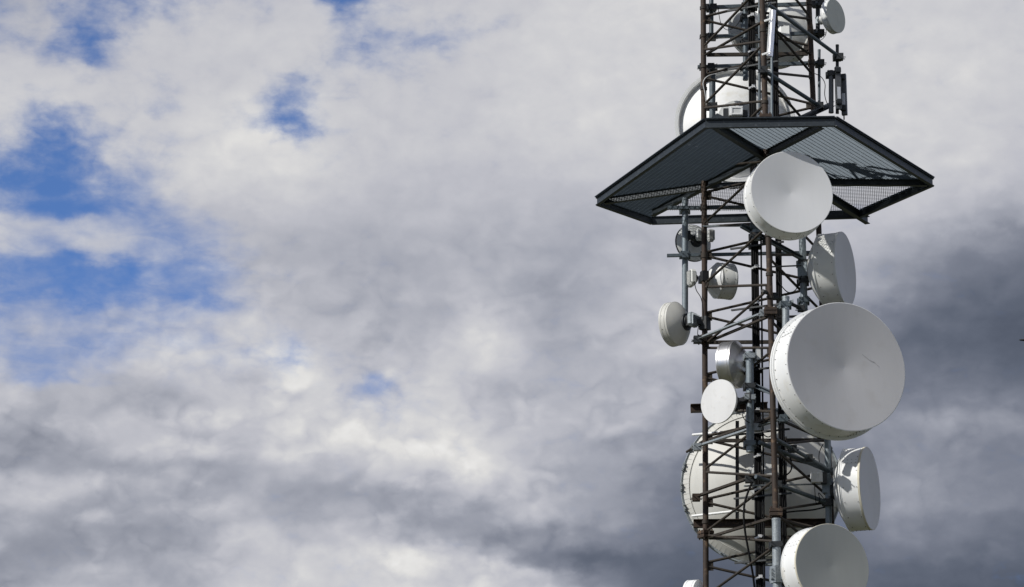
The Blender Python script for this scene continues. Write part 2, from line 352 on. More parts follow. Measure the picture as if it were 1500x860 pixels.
# ------------------------------------------------------------------ ground
gm = MB(); R_ = 6000; n = 64
gm.add([(0, 0, 0)] + [(R_ * math.cos(2 * math.pi * i / n), R_ * math.sin(2 * math.pi * i / n), 0) for i in range(n)], [(0, i + 1, (i + 1) % n + 1) for i in range(n)])
g = gm.build('ground', 'grass'); g['kind'] = 'structure'
TC = Vector((4.588, 50, 0))
sm_ = MB(); sm_.box((TC.x, TC.y, 0.1), 2.4, 2.4, 0.14); g = sm_.build('foundation_slab', 'concrete'); g['kind'] = 'structure'

# ------------------------------------------------------------------ lattice tower
R0, TAPER, PSI, ZN0, BAY = 1.192, 0.0155, rad(-1.44), 19.033 + 1.7, 1.1545
def leg(key, z):
    t = rad({'C': -90, 'R': 30, 'L': 150}[key]) + PSI; r = R0 - TAPER * (z - 1.7 - 17.05)
    return Vector((TC.x + r * math.cos(t), TC.y + r * math.sin(t), z))
def leg_px(key, py):                             # the point of a leg seen at picture height py
    lo, hi = 0.0, 40.0
    for _ in range(50):
        mid = (lo + hi) / 2; p = leg(key, mid) - CAM
        v = (p.z * math.cos(PITCH) - p.y * math.sin(PITCH)) / (p.y * math.cos(PITCH) + p.z * math.sin(PITCH)) * F
        if 430 - v > py: lo = mid
        else: hi = mid
    return leg(key, lo)
ZTOP = 24.5
tower = thing('lattice_tower', 'rusty brown three legged lattice tower carrying the dishes', 'tower', (TC.x, TC.y, 0.24))
TO = Vector((TC.x, TC.y, 0.24))
flz = [leg_px('L', 783).z, leg_px('L', 497).z]; flz.append(2 * flz[1] - flz[0])
for key in 'LCR':
    lo = MB().tube(leg(key, 0.24), leg(key, ZTOP), 0.052, 20).build('leg', 'rust', tower, TO)
    for z in flz:
        c = leg(key, z); b = MB()
        for dz in (-0.035, 0.035):
            b.box(c + Vector((0, 0, dz)), 0.11, 0.11, 0.028, Matrix.Rotation(PSI + rad({'C': 0, 'R': 60, 'L': -60}[key]), 3, 'Z'))
        for q in range(4):
            a = rad(45 + 90 * q) + PSI + rad({'C': 0, 'R': 60, 'L': -60}[key])
            e = c + Vector((math.cos(a), math.sin(a), 0)) * 0.115; b.tube(e - Vector((0, 0, 0.095)), e + Vector((0, 0, 0.095)), 0.014, 6)
        b.build('flange', 'rust', lo, TO)
    for py in ({'L': (12, 53, 98, 130, 376, 305, 373, 765), 'C': (45, 100, 112, 150, 345, 402, 436), 'R': (6, 47, 93)}[key]):
        c = leg_px(key, py); MB().tube(c - Vector((0, 0, 0.028)), c + Vector((0, 0, 0.028)), 0.066, 16).build('collar', 'rustd', lo, TO)
lowb = MB()
def brace(a, za, b, zb):
    pa, pb = leg(a, za), leg(b, zb); d = (pb - pa).normalized(); pa += d * 0.04; pb -= d * 0.04
    if max(za, zb) < 9.4: lowb.tube(pa, pb, 0.024, 8)
    else: MB().tube(pa, pb, 0.0245, 10).build('brace', 'rustd', tower, TO)
k0 = int((ZN0 - ZTOP) / BAY)
for k in range(-3, 18):
    z = ZN0 - k * BAY; h = BAY / 2
    if z - BAY < 0.3: break
    for a, b in (('L', 'C'), ('C', 'R'), ('R', 'L')):   # each face is laced in a zigzag
        brace(a, z, b, z + h - 0.04); brace(a, z - 0.06, b, z - h + 0.02)
for key, (f0, f1) in (('L', ('C', 'R')), ('C', ('R', 'L')), ('R', ('L', 'C'))):
    for k in range(-2, 11):
        for h_, other in ((0, f0), (BAY / 2 - 0.02, f1)):
            c = leg(key, ZN0 - k * BAY + h_ - 0.03); dv = (leg(other, c.z) - c).normalized()
            MB().bar(c + dv * 0.045, c + dv * 0.135, 0.012, 0.15, up=(0, 0, 1)).build('gusset', 'rustd', tower, TO)
for z in flz + [ZN0 - 0.1, ZN0 - 6.5 * BAY]:
    for a_, b_ in (('L', 'C'), ('C', 'R'), ('R', 'L')):
        pa, pb = leg(a_, z - 0.09), leg(b_, z - 0.09); dv = (pb - pa).normalized() * 0.06
        MB().prof(pa + dv, pb - dv, [(-0.03, 0), (0.03, 0), (0.03, 0.007), (-0.023, 0.007), (-0.023, 0.06), (-0.03, 0.06)]).build('tie', 'rustd', tower, TO)
lowb.build('lower_lacing', 'rustd', tower, TO, 'stuff')

# ------------------------------------------------------------------ platform
ZP = leg_px('L', 275).z
NL, NR, RN, RB, LB, LN = [atz(x, y, ZP) for x, y in ((1034, 188), (1223, 185), (1366, 273), (1258, 320), (955, 329), (875, 301))]
XA, XB = atz(1046, 188, ZP), atz(1206, 187, ZP)           # near ends of the two long cross beams
XC = atz(1129, 232, ZP)
AE, BE = atz(1271, 328, ZP), atz(956, 317, ZP)             # far ends
IL, IR = atz(1026, 279, ZP), atz(1203, 272, ZP)            # inner ends of the side beams
PO = Vector((TC.x, TC.y, ZP))
plat = thing('maintenance_platform', 'dark six sided steel grating platform round the tower', 'platform', PO)
HB = 0.155
def chan(p0, p1, name, h=HB, w=0.075, z0=0.0, flip=1, m='beam', shorten=0.0):   # I section standing on the bottom plane
    d = (p1 - p0).normalized(); p0 = p0 + d * shorten; p1 = p1 - d * shorten
    t = 0.012; u = Vector((0, 0, z0)); f = w / 2
    pts = [(-f, 0), (f, 0), (f, t), (t / 2, t), (t / 2, h - t), (f, h - t), (f, h), (-f, h), (-f, h - t), (-t / 2, h - t), (-t / 2, t), (-f, t)]
    return MB().prof(p0 + u, p1 + u, pts).build(name, m, plat, PO)
edge = [NL, NR, RN, RB, LB, LN]
for i in range(6):
    chan(edge[i], edge[(i + 1) % 6], 'edge_beam', z0=0.0003 * i, shorten=0.0)
def inset(p, q, d): return p + (q - p).normalized() * d
chan(inset(XA, AE, 0.04), AE, 'cross_beam', h=0.15, w=0.10, z0=-0.006)
chan(inset(XB, BE, 0.04), BE, 'cross_beam', h=0.146, w=0.10, z0=-0.002)
chan(inset(LN, IL, 0.15), IL, 'side_beam', h=0.14, w=0.09, z0=0.004)
chan(IR, inset(RN, IR, 0.1), 'side_beam', h=0.14, w=0.09, z0=0.004)
chan(IL, IR, 'side_beam', h=0.10, w=0.07, z0=0.03)
# top plates along the rim, with bolts
for a, b in ((NL, NR), (NR, RN), (LN, NL)):
    MB().bar(a + Vector((0, 0, HB + 0.012)), b + Vector((0, 0, HB + 0.012)), 0.11, 0.016).build('rim_plate', 'beam', plat, PO)
pb = MB()
for a, b in ((NR, RN), (LN, NL)):
    for i in range(7):
        q = a.lerp(b, (i + 0.6) / 7) + Vector((0, 0, HB + 0.02)); pb.tube(q, q + Vector((0, 0, 0.035)), 0.014, 6)
pb.build('bolts', 'bolt', plat, PO, 'stuff')
# tied corner plate at the near left corner
gp = MB(); q = NL + Vector((0, 0, HB + 0.02))
gp.prof(q + Vector((0.05, 0.1, 0)), q + Vector((0.05, 0.16, 0)), [(-0.02, 0), (0.42, 0), (0.16, 0.14)]); gp.build('gusset', 'beam', plat, PO)
def grating(poly, along, sp_bar=0.041, sp_rod=0.088, zt=None, name='grating_panel'):
    zt = ZP + HB - 0.008 if zt is None else zt
    u = Vector((along.x, along.y, 0)).normalized(); v = Vector((-u.y, u.x, 0))
    P2 = [(p.dot(u), p.dot(v)) for p in poly]; b = MB()
    def cut(c, ax):                               # span of the convex outline on the line (coordinate ax = c)
        hit = []
        for i in range(len(P2)):
            a, e = P2[i], P2[(i + 1) % len(P2)]
            if (a[ax] - c) * (e[ax] - c) < 0:
                t = (c - a[ax]) / (e[ax] - a[ax]); hit.append(a[1 - ax] + t * (e[1 - ax] - a[1 - ax]))
        return (min(hit), max(hit)) if len(hit) >= 2 else None
    c = min(p[1] for p in P2) + sp_bar / 2
    while c < max(p[1] for p in P2):
        h = cut(c, 1)
        if h and h[1] - h[0] > 0.02:
            p0, p1 = u * h[0] + v * c, u * h[1] + v * c; p0.z = p1.z = zt - 0.014; b.bar(p0, p1, 0.0055, 0.028)
        c += sp_bar
    c = min(p[0] for p in P2) + sp_rod / 2
    while c < max(p[0] for p in P2):
        h = cut(c, 0)
        if h and h[1] - h[0] > 0.02:
            p0, p1 = v * h[0] + u * c, v * h[1] + u * c; p0.z = p1.z = zt - 0.0235; b.bar(p0, p1, 0.0075, 0.006)
        c += sp_rod
    return b.build(name, 'grate', plat, PO)
def perp(a, b): d = b - a; return Vector((-d.y, d.x, 0))
lm = inset(LN, NL, (NL - LN).length * 0.5); 
# the left side in three panels, the right side in two, the far side in three
def split(poly_a0, poly_a1, poly_b0, poly_b1, n, along):
    for i in range(n):
        t0, t1 = i / n + 0.0015, (i + 1) / n - 0.0015
        grating([poly_a0.lerp(poly_a1, t0), poly_a0.lerp(poly_a1, t1), poly_b0.lerp(poly_b1, t1), poly_b0.lerp(poly_b1, t0)], along)
split(NL, LN, XC, IL, 4, perp(NL, LN))
grating([LN, IL, BE, LB], perp(NL, LN))
split(NR, RN, XC, IR, 2, perp(NR, RN))
grating([NL, NR, XC], perp(NR, RN))
split(BE, RB, IL, IR, 3, perp(LB, RB)); grating([IR, RN, RB], perp(LB, RB))

# ------------------------------------------------------------------ dishes
def facing(p, phi):                                # phi 0 looks at the camera, + to the right, 180 away
    t = Vector((-(p.x - CAM.x), -(p.y - CAM.y), 0)).normalized(); r = Vector((-t.y, t.x, 0))
    return (t * math.cos(rad(phi)) + r * math.sin(rad(phi))).normalized()
def dish(name, label, px, py, Y, phi, dpx, L, back=0.22, ref='front', cone=0.05, face='fabric', shroud='white', refl=None, rim='white', flange=1.04, lip=True,
         bolts=36, hub=0.16, hubd=0.16, hubm='dark', group=None, cat='dish antenna', seam=True, tilt=0.0, front_bolts=True, fl=0.0, inner=None):
    p = at(px, py, Y); ax = facing(p, phi); ax = (ax + Vector((0, 0, tilt))).normalized()
    D = m_px(dpx, p); R = D / 2
    if ref == 'back': p = p + ax * L
    up = Vector((0, 0, 1)); sx_ = up.cross(ax).normalized(); uy = ax.cross(sx_)
    mw = Matrix((sx_, uy, ax)).transposed().to_4x4(); mw.translation = p
    t = thing(name, label, cat, None, group, mw)
    seg = 112 if dpx > 90 else 72
    # shroud: lip, drum, rear flange
    pr = [(R * 0.985, -0.012), (R * 0.985, 0.004), (R * 1.006, 0.002), (R * 1.006, -0.035), (R * 0.997, -0.037), (R * 0.997, -L + 0.05), (R * (flange - 0.02), -L + 0.045), (R * (flange - 0.02), -L + 0.02), (R * flange, -L + 0.016), (R * flange, -L - fl), (R * 0.98, -L - fl)]
    if not lip: pr = [(R * 0.985, -0.008), (R * 0.985, 0.0), (R, 0.0), (R, -L + 0.04), (R * flange, -L + 0.038), (R * flange, -L), (R * 0.97, -L)]
    sh = MB().lathe(pr, seg).build('shroud', shroud, t)
    if rim and lip: MB().lathe([(R * 1.007, -0.034), (R * 1.011, -0.032), (R * 1.011, 0.002), (R * 1.0, 0.0055), (R * 0.985, 0.0035)], seg).build('rim_band', rim, t)
    if face: MB().lathe([(R * 1.002, 0.004)] + [(R * (1 - i / 14), 0.008 - cone * i / 14) for i in range(0, 14)] + [(R * 0.03, 0.008 - cone * 0.96), (0.0005, 0.008 - cone * 0.975)], seg).build('radome', face, t)
    # reflector back
    nb = 14; rb = hub * R / R
    r0_, z0_ = (0.985, -L - 0.004) if inner is None else (inner[0], -L + inner[1])
    pr = [(R * 0.992, -L - 0.002)] + ([] if inner is None else [(R * (inner[0] + 0.012), z0_), (R * inner[0], z0_)])
    for i in range(1, nb + 1):
        r = R * r0_ * (1 - (i / nb) * (1 - hub / r0_)); pr.append((r, z0_ - (back + L * 0 + (0 if inner is None else inner[1])) * (1 - (r / (R * r0_)) ** 2)))
    rf = MB().lathe(pr, seg).build('reflector', refl or shroud, t)
    zb = -L - back * (1 - hub * hub)
    hb = MB().lathe([(R * hub * 1.3, zb + 0.03), (R * hub * 1.3, zb - 0.02), (R * hub, zb - 0.025), (R * hub, zb - hubd), (R * hub * 0.6, zb - hubd - 0.01), (0.001, zb - hubd - 0.01)], 32).build('hub', hubm, t)
    if bolts:
        b = MB()
        for i in range(bolts):
            a = 2 * math.pi * (i + 0.3 + random.uniform(-0.08, 0.08)) / bolts; c, s = math.cos(a), math.sin(a)
            if front_bolts: b.tube((c * R * 1.0, s * R * 1.0, -0.055), (c * R * 1.013, s * R * 1.013, -0.055), 0.0068, 6)
            if L > 0.2: b.tube((c * R * 0.99, s * R * 0.99, -L + 0.085), (c * R * 1.012, s * R * 1.012, -L + 0.085), 0.0068, 6)
        if seam and L > 0.3:
            for a0 in (2.6, 0.9, -1.3):
                for i in range(4):
                    for j in (-0.035, 0.035):
                        a = a0 + j / R; z = -L * (0.2 + 0.2 * i); c, s = math.cos(a), math.sin(a); b.tube((c * R * 0.99, s * R * 0.99, z), (c * R * 1.01, s * R * 1.01, z), 0.006, 6)
        b.build('rivets', 'bolt', t, None, 'stuff')
    if seam and L > 0.3:
        for a0 in (2.6, 0.9, -1.3):
            sb = MB(); n = 6; w = 0.09 / R
            vs = []; 
            for i in range(n + 1):
                a = a0 + w * (i / n - 0.5); vs += [(math.cos(a) * R * 1.0035, math.sin(a) * R * 1.0035, -0.04), (math.cos(a) * R * 1.0035, math.sin(a) * R * 1.0035, -L + 0.055)]
            sb.add(vs, [(2 * i, 2 * i + 2, 2 * i + 3, 2 * i + 1) for i in range(n)], True); sb.build('lap_joint', shroud, sh)
    t['R'] = R
    return t, mw, R, zb - hubd
def local(t, mw, p): return mw.inverted() @ Vector(p)
def radio_unit(t, c, size=(0.12, 0.12, 0.06), m='lgrey'):       # finned outdoor unit, in the dish's own frame
    b = MB(); c = Vector(c); w_, h_ = size[0], size[1]; k_ = 0.32
    oc = [(-w_, -h_ * (1 - k_)), (-w_ * (1 - k_), -h_), (w_ * (1 - k_), -h_), (w_, -h_ * (1 - k_)), (w_, h_ * (1 - k_)), (w_ * (1 - k_), h_), (-w_ * (1 - k_), h_), (-w_, h_ * (1 - k_))]
    rings = [(0.82, -size[2]), (1, -size[2] * 0.6), (1, size[2] * 0.6), (0.82, size[2])]
    vs = [c + Vector((x * q, y * q, z)) for q, z in rings for x, y in oc]
    b.add(vs, [(i * 8 + j, i * 8 + (j + 1) % 8, i * 8 + 8 + (j + 1) % 8, i * 8 + 8 + j) for i in range(3) for j in range(8)] + [tuple(range(8))[::-1], tuple(range(24, 32))])
    u = b.build('radio_unit', m, t)
    f = MB()
    for i in range(7): f.box(c + Vector((size[0] * (-0.85 + 1.7 * i / 6), 0, -size[2] - 0.012)), 0.004, size[1] * 0.78, 0.014)
    f.build('cooling_fins', m, u); 
    MB().tube(c + Vector((0, 0, size[2])), c + Vector((0, 0, size[2] + 0.05)), size[0] * 0.45, 16).build('collar', 'dark', u)
    return u
def bracket(t, mw, p0, p1, w=0.07, m='dark', clampr=None):         # arm from the dish back to the pole, in world points
    a, b = local(t, mw, p0), local(t, mw, p1); q = MB().bar(a, b, w, w * 1.25)
    q.box(a, w * 0.9, w * 0.9, w * 0.7); q.box(b, w * 0.8, w * 1.2, w * 0.8)
    br = q.build('mount_bracket', m, t)
    return br
def back_pt(t, mw, z): return mw @ Vector((0, 0, z))

# poles and bars -----------------------------------------------------
def pole(label, px, py0, py1, Y, rpx, m='pipe', clamps=(), px1=None, name='mounting_pole', cat='pole', group=None, cap=False):
    a = at(px, py0, Y); b = at(px if px1 is None else px1, py1, Y); r = m_px(rpx, a)
    t = thing(name, label, cat, b, group)
    n = 20; d = (b - a).normalized()
    q = MB().tubes([a, a.lerp(b, 0.5), b], r, n); q.build('tube', m, t, b)
    MB().tube(a - d * 0.004, a + d * 0.03, r * 1.06, n).build('end_cap', m, t, b); MB().tube(b - d * 0.03, b + d * 0.004, r * 1.05, n).build('end_cap', m, t, b)
    for c in clamps:
        cy, cm = c if isinstance(c, tuple) else (c, 'dark')
        c0 = a.lerp(b, (cy - py0) / (py1 - py0)); k = MB()
        k.box(c0 + Vector((0, 0.01, 0)), r + 0.03, r + 0.02, 0.045); k.box(c0 + Vector((0, r + 0.05, 0)), r + 0.045, 0.03, 0.06)
        for s_ in (-1, 1):
            for z in (-0.028, 0.028): k.tube(c0 + Vector((s_ * (r + 0.018), -r - 0.07, z)), c0 + Vector((s_ * (r + 0.018), r + 0.11, z)), 0.008, 6)
        k.build('clamp', cm, t, b)
    return t
def barthing(label, a, b, wpx, m='blue', kind='round', name='support_bar', cat='bar', group=None, ends=(), hpx=None, lugs=()):
    w = m_px(wpx, a); h = m_px(hpx or wpx, a)
    t = thing(name, label, cat, b, group)
    if kind == 'round': MB().tube(a, b, w / 2, 16).build('tube', m, t, b)
    elif kind == 'angle': MB().prof(a, b, [(-w / 2, 0), (w / 2, 0), (w / 2, 0.008), (-w / 2 + 0.008, 0.008), (-w / 2 + 0.008, h), (-w / 2, h)]).build('angle_section', m, t, b)
    elif kind == 'channel': MB().prof(a, b, [(-w / 2, 0), (w / 2, 0), (w / 2, 0.01), (-w / 2 + 0.01, 0.01), (-w / 2 + 0.01, h - 0.01), (w / 2, h - 0.01), (w / 2, h), (-w / 2, h)]).build('channel_section', m, t, b)
    else: MB().bar(a, b, w, h).build('square_section', m, t, b)
    for f, mm in lugs:
        c = a.lerp(b, f); k = MB(); s_ = max(w, 0.06) * 0.5 + 0.03
        k.box(c, s_, s_, s_ * 0.9)
        for q in (-1, 1):
            k.tube(c + Vector((q * (s_ - 0.015), -s_ - 0.06, 0.02)), c + Vector((q * (s_ - 0.015), s_ + 0.05, 0.02)), 0.008, 6)
            k.tube(c + Vector((-s_ - 0.04, q * (s_ - 0.015), -0.02)), c + Vector((s_ + 0.04, q * (s_ - 0.015), -0.02)), 0.008, 6)
        k.build('clamp', mm, t, b)
    return t
YL, YR, YC = leg('L', 15).y, leg('R', 15).y, leg('C', 15).y

# --- above the platform
for (xa, ya, xb, yb), lab in (((1026, 11.5, 1207, 5), 'grey horizontal square bar behind the tower legs, topmost in the picture'),
                         ((1025, 54.5, 1207, 48), 'grey horizontal square bar behind the legs, second from the top of the picture'),
                         ((1022, 98.5, 1207, 92), 'grey horizontal square bar behind the legs, just above the platform')):
    a, b = at(xa, ya, YL + 0.13), at(xb, yb, YR + 0.13)
    barthing(lab, a, b, 5, 'blue', 'square', group='horizontal bars behind the legs', lugs=((0.04, 'dark'), (0.105, 'dark'), (0.9, 'dark'), (0.975, 'dark')))
pole('slim blue-grey pole beside the left leg, running out of the top of the picture', 1042, -25, 58, YL + 0.24, 3.3, 'blue', (11, 53))
pole('thick dark pole standing on the platform beside the left leg', 1043.5, 97, 186, YL + 0.26, 4.6, 'blue', ((99, 'rust'), 155))
pole('dark pole carrying the small drum at the top right', 1198, -12, 60, YR + 0.24, 3.2, 'dark', (5, 48))
pole('thin dark pole right of the right leg above the platform', 1200, 73, 156, YR + 0.24, 2.1, 'blue', (93,))
pole('dark pole at the outer end of the long boom beside the panel antennas', 1226.5, 66, 166, 49.7, 2.4, 'dark', ((83, 'dark'),))
barthing('long blue-grey boom sloping from the tower to the panel antennas', at(1126, 7, YC + 0.1), at(1232, 85, 49.62), 5.6, 'blue', lugs=((0.98, 'dark'),))
barthing('blue-grey stay sloping down to the platform right of the near leg', at(1117, 102, YC - 0.1), at(1203, 157, 49.95), 6.2, 'blue', lugs=((0.02, 'dark'), (0.97, 'dark')))
barthing('short dark channel beam lying on the platform below the panel antennas', at(1176, 176, 49.3), at(1220, 156, 50.3), 9, 'beam', 'channel', hpx=7)

def panel_antenna(label, x0, x1, y0, y1, Y, rz, depth, m='panel'):
    a, b = at((x0 + x1) / 2, y0, Y), at((x0 + x1) / 2, y1, Y); w = m_px(x1 - x0, a) / 2 * 1.05
    h = (a - b).length / 2; t = thing('panel_antenna', label, 'antenna', b, 'panel antennas on the platform')
    Rz = Matrix.Rotation(rz, 3, 'Z'); c = (a + b) / 2
    MB().box(c, w, depth, h, Rz).build('housing', m, t, b)
    s = MB(); s.box(c + Rz @ Vector((0, -depth - 0.004, -h * 0.25)), w * 0.62, 0.003, h * 0.28, Rz); s.build('sticker', 'tag', t, b)
    for f in (0.8, -0.72):
        k = MB(); k.box(c + Rz @ Vector((-w * 0.3, -depth - 0.03, h * f)), w * 0.9, 0.035, 0.04, Rz); k.tube(c + Rz @ Vector((-w * 1.7, -depth - 0.04, h * f + 0.02)), c + Rz @ Vector((w * 0.8, -depth - 0.04, h * f + 0.02)), 0.009, 6)
        k.tube(c + Rz @ Vector((-w * 1.7, -depth - 0.04, h * f - 0.02)), c + Rz @ Vector((w * 0.8, -depth - 0.04, h * f - 0.02)), 0.009, 6)
        k.build('clamp', 'dark', t, b)
    MB().tube(b - Vector((0, 0, 0.09)), b, 0.012, 8).build('connector', 'cable', t, b)
    return t
panel_antenna('tall grey panel antenna, middle of the three, with pale sticker', 1224, 1231.5, 98.5, 160, 49.6, 0.25, 0.035)
panel_antenna('outermost grey panel antenna at the right end above the platform', 1232.5, 1240, 109, 168.5, 49.75, -0.3, 0.04)
t = pole('dark tubular antenna left of the two panel antennas', 1217.5, 104, 165, 49.65, 3.6, 'panel', (108,), name='tube_antenna', cat='antenna')
# the bright tube antenna on the near leg
a, b = at(1132.8, 15.5, YC - 0.12), at(1128.2, 83, YC - 0.12)
t = thing('collinear_antenna', 'shiny metal tube antenna with white brackets clamped to the near leg', 'antenna', b)
MB().tube(a, b, 0.05, 24).build('tube', 'chrome', t, b); MB().bar(a.lerp(b, 0.03) + Vector((-0.058, -0.01, 0)), a.lerp(b, 0.98) + Vector((-0.058, -0.01, 0)), 0.02, 0.02).build('back_rail', 'white', t, b)
for f in (0.2, 0.93):
    c = a.lerp(b, f); k = MB(); k.bar(c + Vector((-0.15, 0.02, -0.02)), c + Vector((0.0, -0.03, 0.015)), 0.03, 0.035); k.bar(c + Vector((-0.15, -0.05, -0.035)), c + Vector((0.0, -0.07, 0.0)), 0.012, 0.02); k.build('bracket', 'white', t, b)
pole('slim grey pipe below the shiny tube antenna on the near leg', 1130.5, 84, 176, YC + 0.05, 1.9, 'pipe', px1=1130.5)
pole('slim grey pipe standing left of the near leg above the platform', 1112.5, -20, 178, 49.4, 1.9, 'blue')

def floodlight():
    p = at(1077.5, 164.5, 49.2); t = thing('flood_box', 'white box with recessed face sitting on the platform edge', 'box', p)
    w = 0.125; b = MB(); b.box(p, w, 0.09, 0.085)
    b.build('housing', 'white', t, p)
    f = MB(); c = p + Vector((0.015, -0.092, 0.0))
    for x, z, hx, hz in ((0, 0.062, 0.1, 0.012), (0, -0.062, 0.1, 0.012), (-0.092, 0, 0.012, 0.055), (0.092, 0, 0.012, 0.055)): f.box(c + Vector((x, 0, z)), hx, 0.012, hz)
    f.build('bezel', 'white', t, p)
    MB().box(c + Vector((0, 0.004, 0)), 0.08, 0.004, 0.05).build('lens', 'lgrey', t, p)
    k = MB(); k.box(p + Vector((-0.17, 0.03, -0.02)), 0.05, 0.05, 0.09); k.box(p + Vector((0.17, 0.03, -0.02)), 0.05, 0.05, 0.06); k.box(p + Vector((0, 0.04, -0.13)), 0.2, 0.03, 0.045); k.build('bracket', 'dark', t, p)
floodlight()

d, mw, R, zh = dish('microwave_dish', 'large white dish seen from behind, rising over the platform', 1076, 187, 51.95, 184, 171, 0.2, back=0.36, inner=(0.925, 0.09), face=None, shroud='white', refl='white', rim=None, flange=1.035, bolts=30, lip=False, hub=0.24, hubd=0.12, hubm='lgrey', seam=False)
bracket(d, mw, mw @ Vector((0, 0, zh + 0.02)), at(1076, 178, 50.9), 0.12)
d, mw, R, zh = dish('microwave_dish', 'white drum dish seen from behind between the near and right legs at the top', 1141, 52, 51.75, 164, 104, 0.3, back=0.3, face=None, shroud='cream', refl='white2', rim='rim', hub=0.2, hubm='lgrey', bolts=26)
bracket(d, mw, mw @ Vector((0, 0, zh + 0.02)), at(1152, 49, 50.75), 0.1, 'lgrey')
d, mw, R, zh = dish('microwave_dish', 'thin grey dish half hidden behind the black cables at the top', 1095, 49, 51.3, -142, 72, 0.06, back=0.2, face=None, shroud='lgrey', refl='lgrey', rim=None, lip=False, flange=1.02, bolts=0, hub=0.2, hubm='blue')
pole('blue-grey pole with open lower end carrying the thin grey dish', 1092, -20, 117, 50.75, 3.8, 'blue', (9, 25, 62, 97), group=None)
bracket(d, mw, mw @ Vector((0, 0, zh + 0.02)), at(1092, 40, 50.75), 0.08, 'blue')
d, mw, R, zh = dish('microwave_drum', 'small white drum with olive face at the top right corner of the tower', 1224, 23.5, 50.2, 58, 50.5, 0.12, back=0.13, cone=0.0, face='fabrico', shroud='white', rim='lgrey', hub=0.28, hubd=0.1, hubm='lgrey', bolts=16, flange=1.0, seam=False)
bracket(d, mw, mw @ Vector((0, 0, zh + 0.03)), at(1199, 30, YR + 0.2), 0.055, 'galv')

# --- below the platform, left
pole('tall zinc pole hanging below the platform left of the left leg', 1003.5, 291, 473, YL + 0.2, 4.5, 'pipe', ((307, 'pipe'), (373, 'blue')))
barthing('grey bar just below the platform grating', at(978, 304.5, YL + 0.12), at(1190, 303, YR + 0.12), 5, 'blue', 'square', group='bars below the platform', lugs=((0.25, 'dark'),))
barthing('grey bar crossing behind the left leg below the platform, left end sticking out', at(977, 374.5, YL + 0.1), at(1188, 370, YR + 0.1), 4.4, 'blue', 'square', group='bars below the platform', lugs=((0.125, 'blue'), (0.255, 'dark')))
barthing('thin pale rod from the left leg below the platform', at(1030, 331.5, YL - 0.05), at(1108, 331, 49.2), 2.4, 'galv', lugs=())
d, mw, R, zh = dish('microwave_dish', 'shallow grey dish with dark rim behind the zinc pole below the platform', 1014, 357, 51.35, -155, 55, 0.05, back=0.13, face=None, shroud='black', refl='lgrey', rim=None, lip=False, flange=1.02, bolts=0, hub=0.26, hubd=0.1, hubm='dark')
bracket(d, mw, mw @ Vector((0, 0, zh + 0.02)), at(1006, 345, YL + 0.22), 0.07)
radio_unit(d, local(d, mw, at(1026, 344, 50.95)), (0.09, 0.11, 0.05), 'lgrey'); radio_unit(d, local(d, mw, at(1041, 345, 50.85)), (0.06, 0.12, 0.04), 'lgrey')
d, mw, R, zh = dish('microwave_drum', 'grey drum facing away to the right behind the left leg', 1049, 411, 50.95, 112, 53, 0.30, back=0.2, ref='back', face='fabric', shroud='white2', refl='white', rim='lgrey', hub=0.2, hubd=0.12, hubm='lgrey', bolts=14, flange=1.01, seam=False)
radio_unit(d, (0, 0, zh - 0.18), (0.15, 0.15, 0.06), 'white2')
bracket(d, mw, mw @ Vector((0, 0, zh + 0.04)), leg_px('L', 405), 0.08, 'black')
d, mw, R, zh = dish('microwave_drum', 'cream dish with domed back at the far left of the tower', 993, 474, 50.75, -122, 65, 0.16, back=0.2, ref='back', face='fabric', shroud='cream', refl='cream', rim='cream', hub=0.3, hubd=0.05, hubm='dark', bolts=10, flange=1.0, seam=False)
radio_unit(d, (0.0, 0.02, zh - 0.09), (0.13, 0.13, 0.05), 'galv')
bracket(d, mw, mw @ Vector((0, 0, zh - 0.06)), leg_px('L', 474), 0.1, 'dark')

# --- near side drums
d, mw, R, zh = dish('microwave_drum', 'white drum with bright pale face just below the platform', 1160, 281.5, 47.45, 17.5, 124, 0.42, back=0.25, cone=0.075, face='fabricw', shroud='white', rim='white2', bolts=20, flange=1.025)
bracket(d, mw, mw @ Vector((0, 0, zh + 0.02)), leg_px('C', 290), 0.14, 'blue')
pole('thick zinc pole on the right side holding the side facing drum', 1174.5, 318, 455, 49.75, 5.2, 'pipe', (385, 412, (440, 'blue')), px1=1178)
d, mw, R, zh = dish('microwave_drum', 'pale green-grey drum facing right above the largest drum', 1238, 394, 49.55, 74, 109, 0.4, back=0.27, cone=0.035, face='fabric', shroud='white2', refl='white2', rim='lgrey', bolts=20, hub=0.2, hubd=0.1, flange=1.015)
bracket(d, mw, mw @ Vector((0, 0, zh + 0.02)), at(1177, 396, 49.75), 0.11, 'pipe')
barthing('dark stay passing the near leg to the thick zinc pole', at(1085, 333, 49.2), at(1174, 381, 49.68), 6, 'blue', 'channel', hpx=6, lugs=((0.42, 'dark'),))
barthing('dark pipe with open end crossing the near leg above the flat brace', at(1117, 426, YC - 0.12), at(1176, 453, 49.65), 5.4, 'dark', lugs=((0.3, 'dark'), (0.96, 'dark')))
barthing('thin rod joining the near leg to the thick zinc pole', at(1128, 391, YC + 0.05), at(1174, 389, 49.7), 2.4, 'dark')
pole('grey pipe stub with bracket between cables and bright drum below the platform', 1107, 326, 351, 49.25, 6.0, 'pipe', ((333, 'blue'), 345))
pole('galvanised pole top behind the largest drum', 1151, 435, 600, YC - 0.14, 5.3, 'galv', ((446, 'blue'),))
d, mw, R, zh = dish('microwave_drum', 'largest white drum with grey coned face on the right of the tower', 1240, 537, 47.85, 28, 192, 0.56, back=0.35, cone=0.095, face='fabric', shroud='white', rim='white', bolts=40, flange=1.045, fl=0.03)
bracket(d, mw, mw @ Vector((0, 0, zh + 0.05)), at(1152, 560, YC - 0.14), 0.16, 'blue')
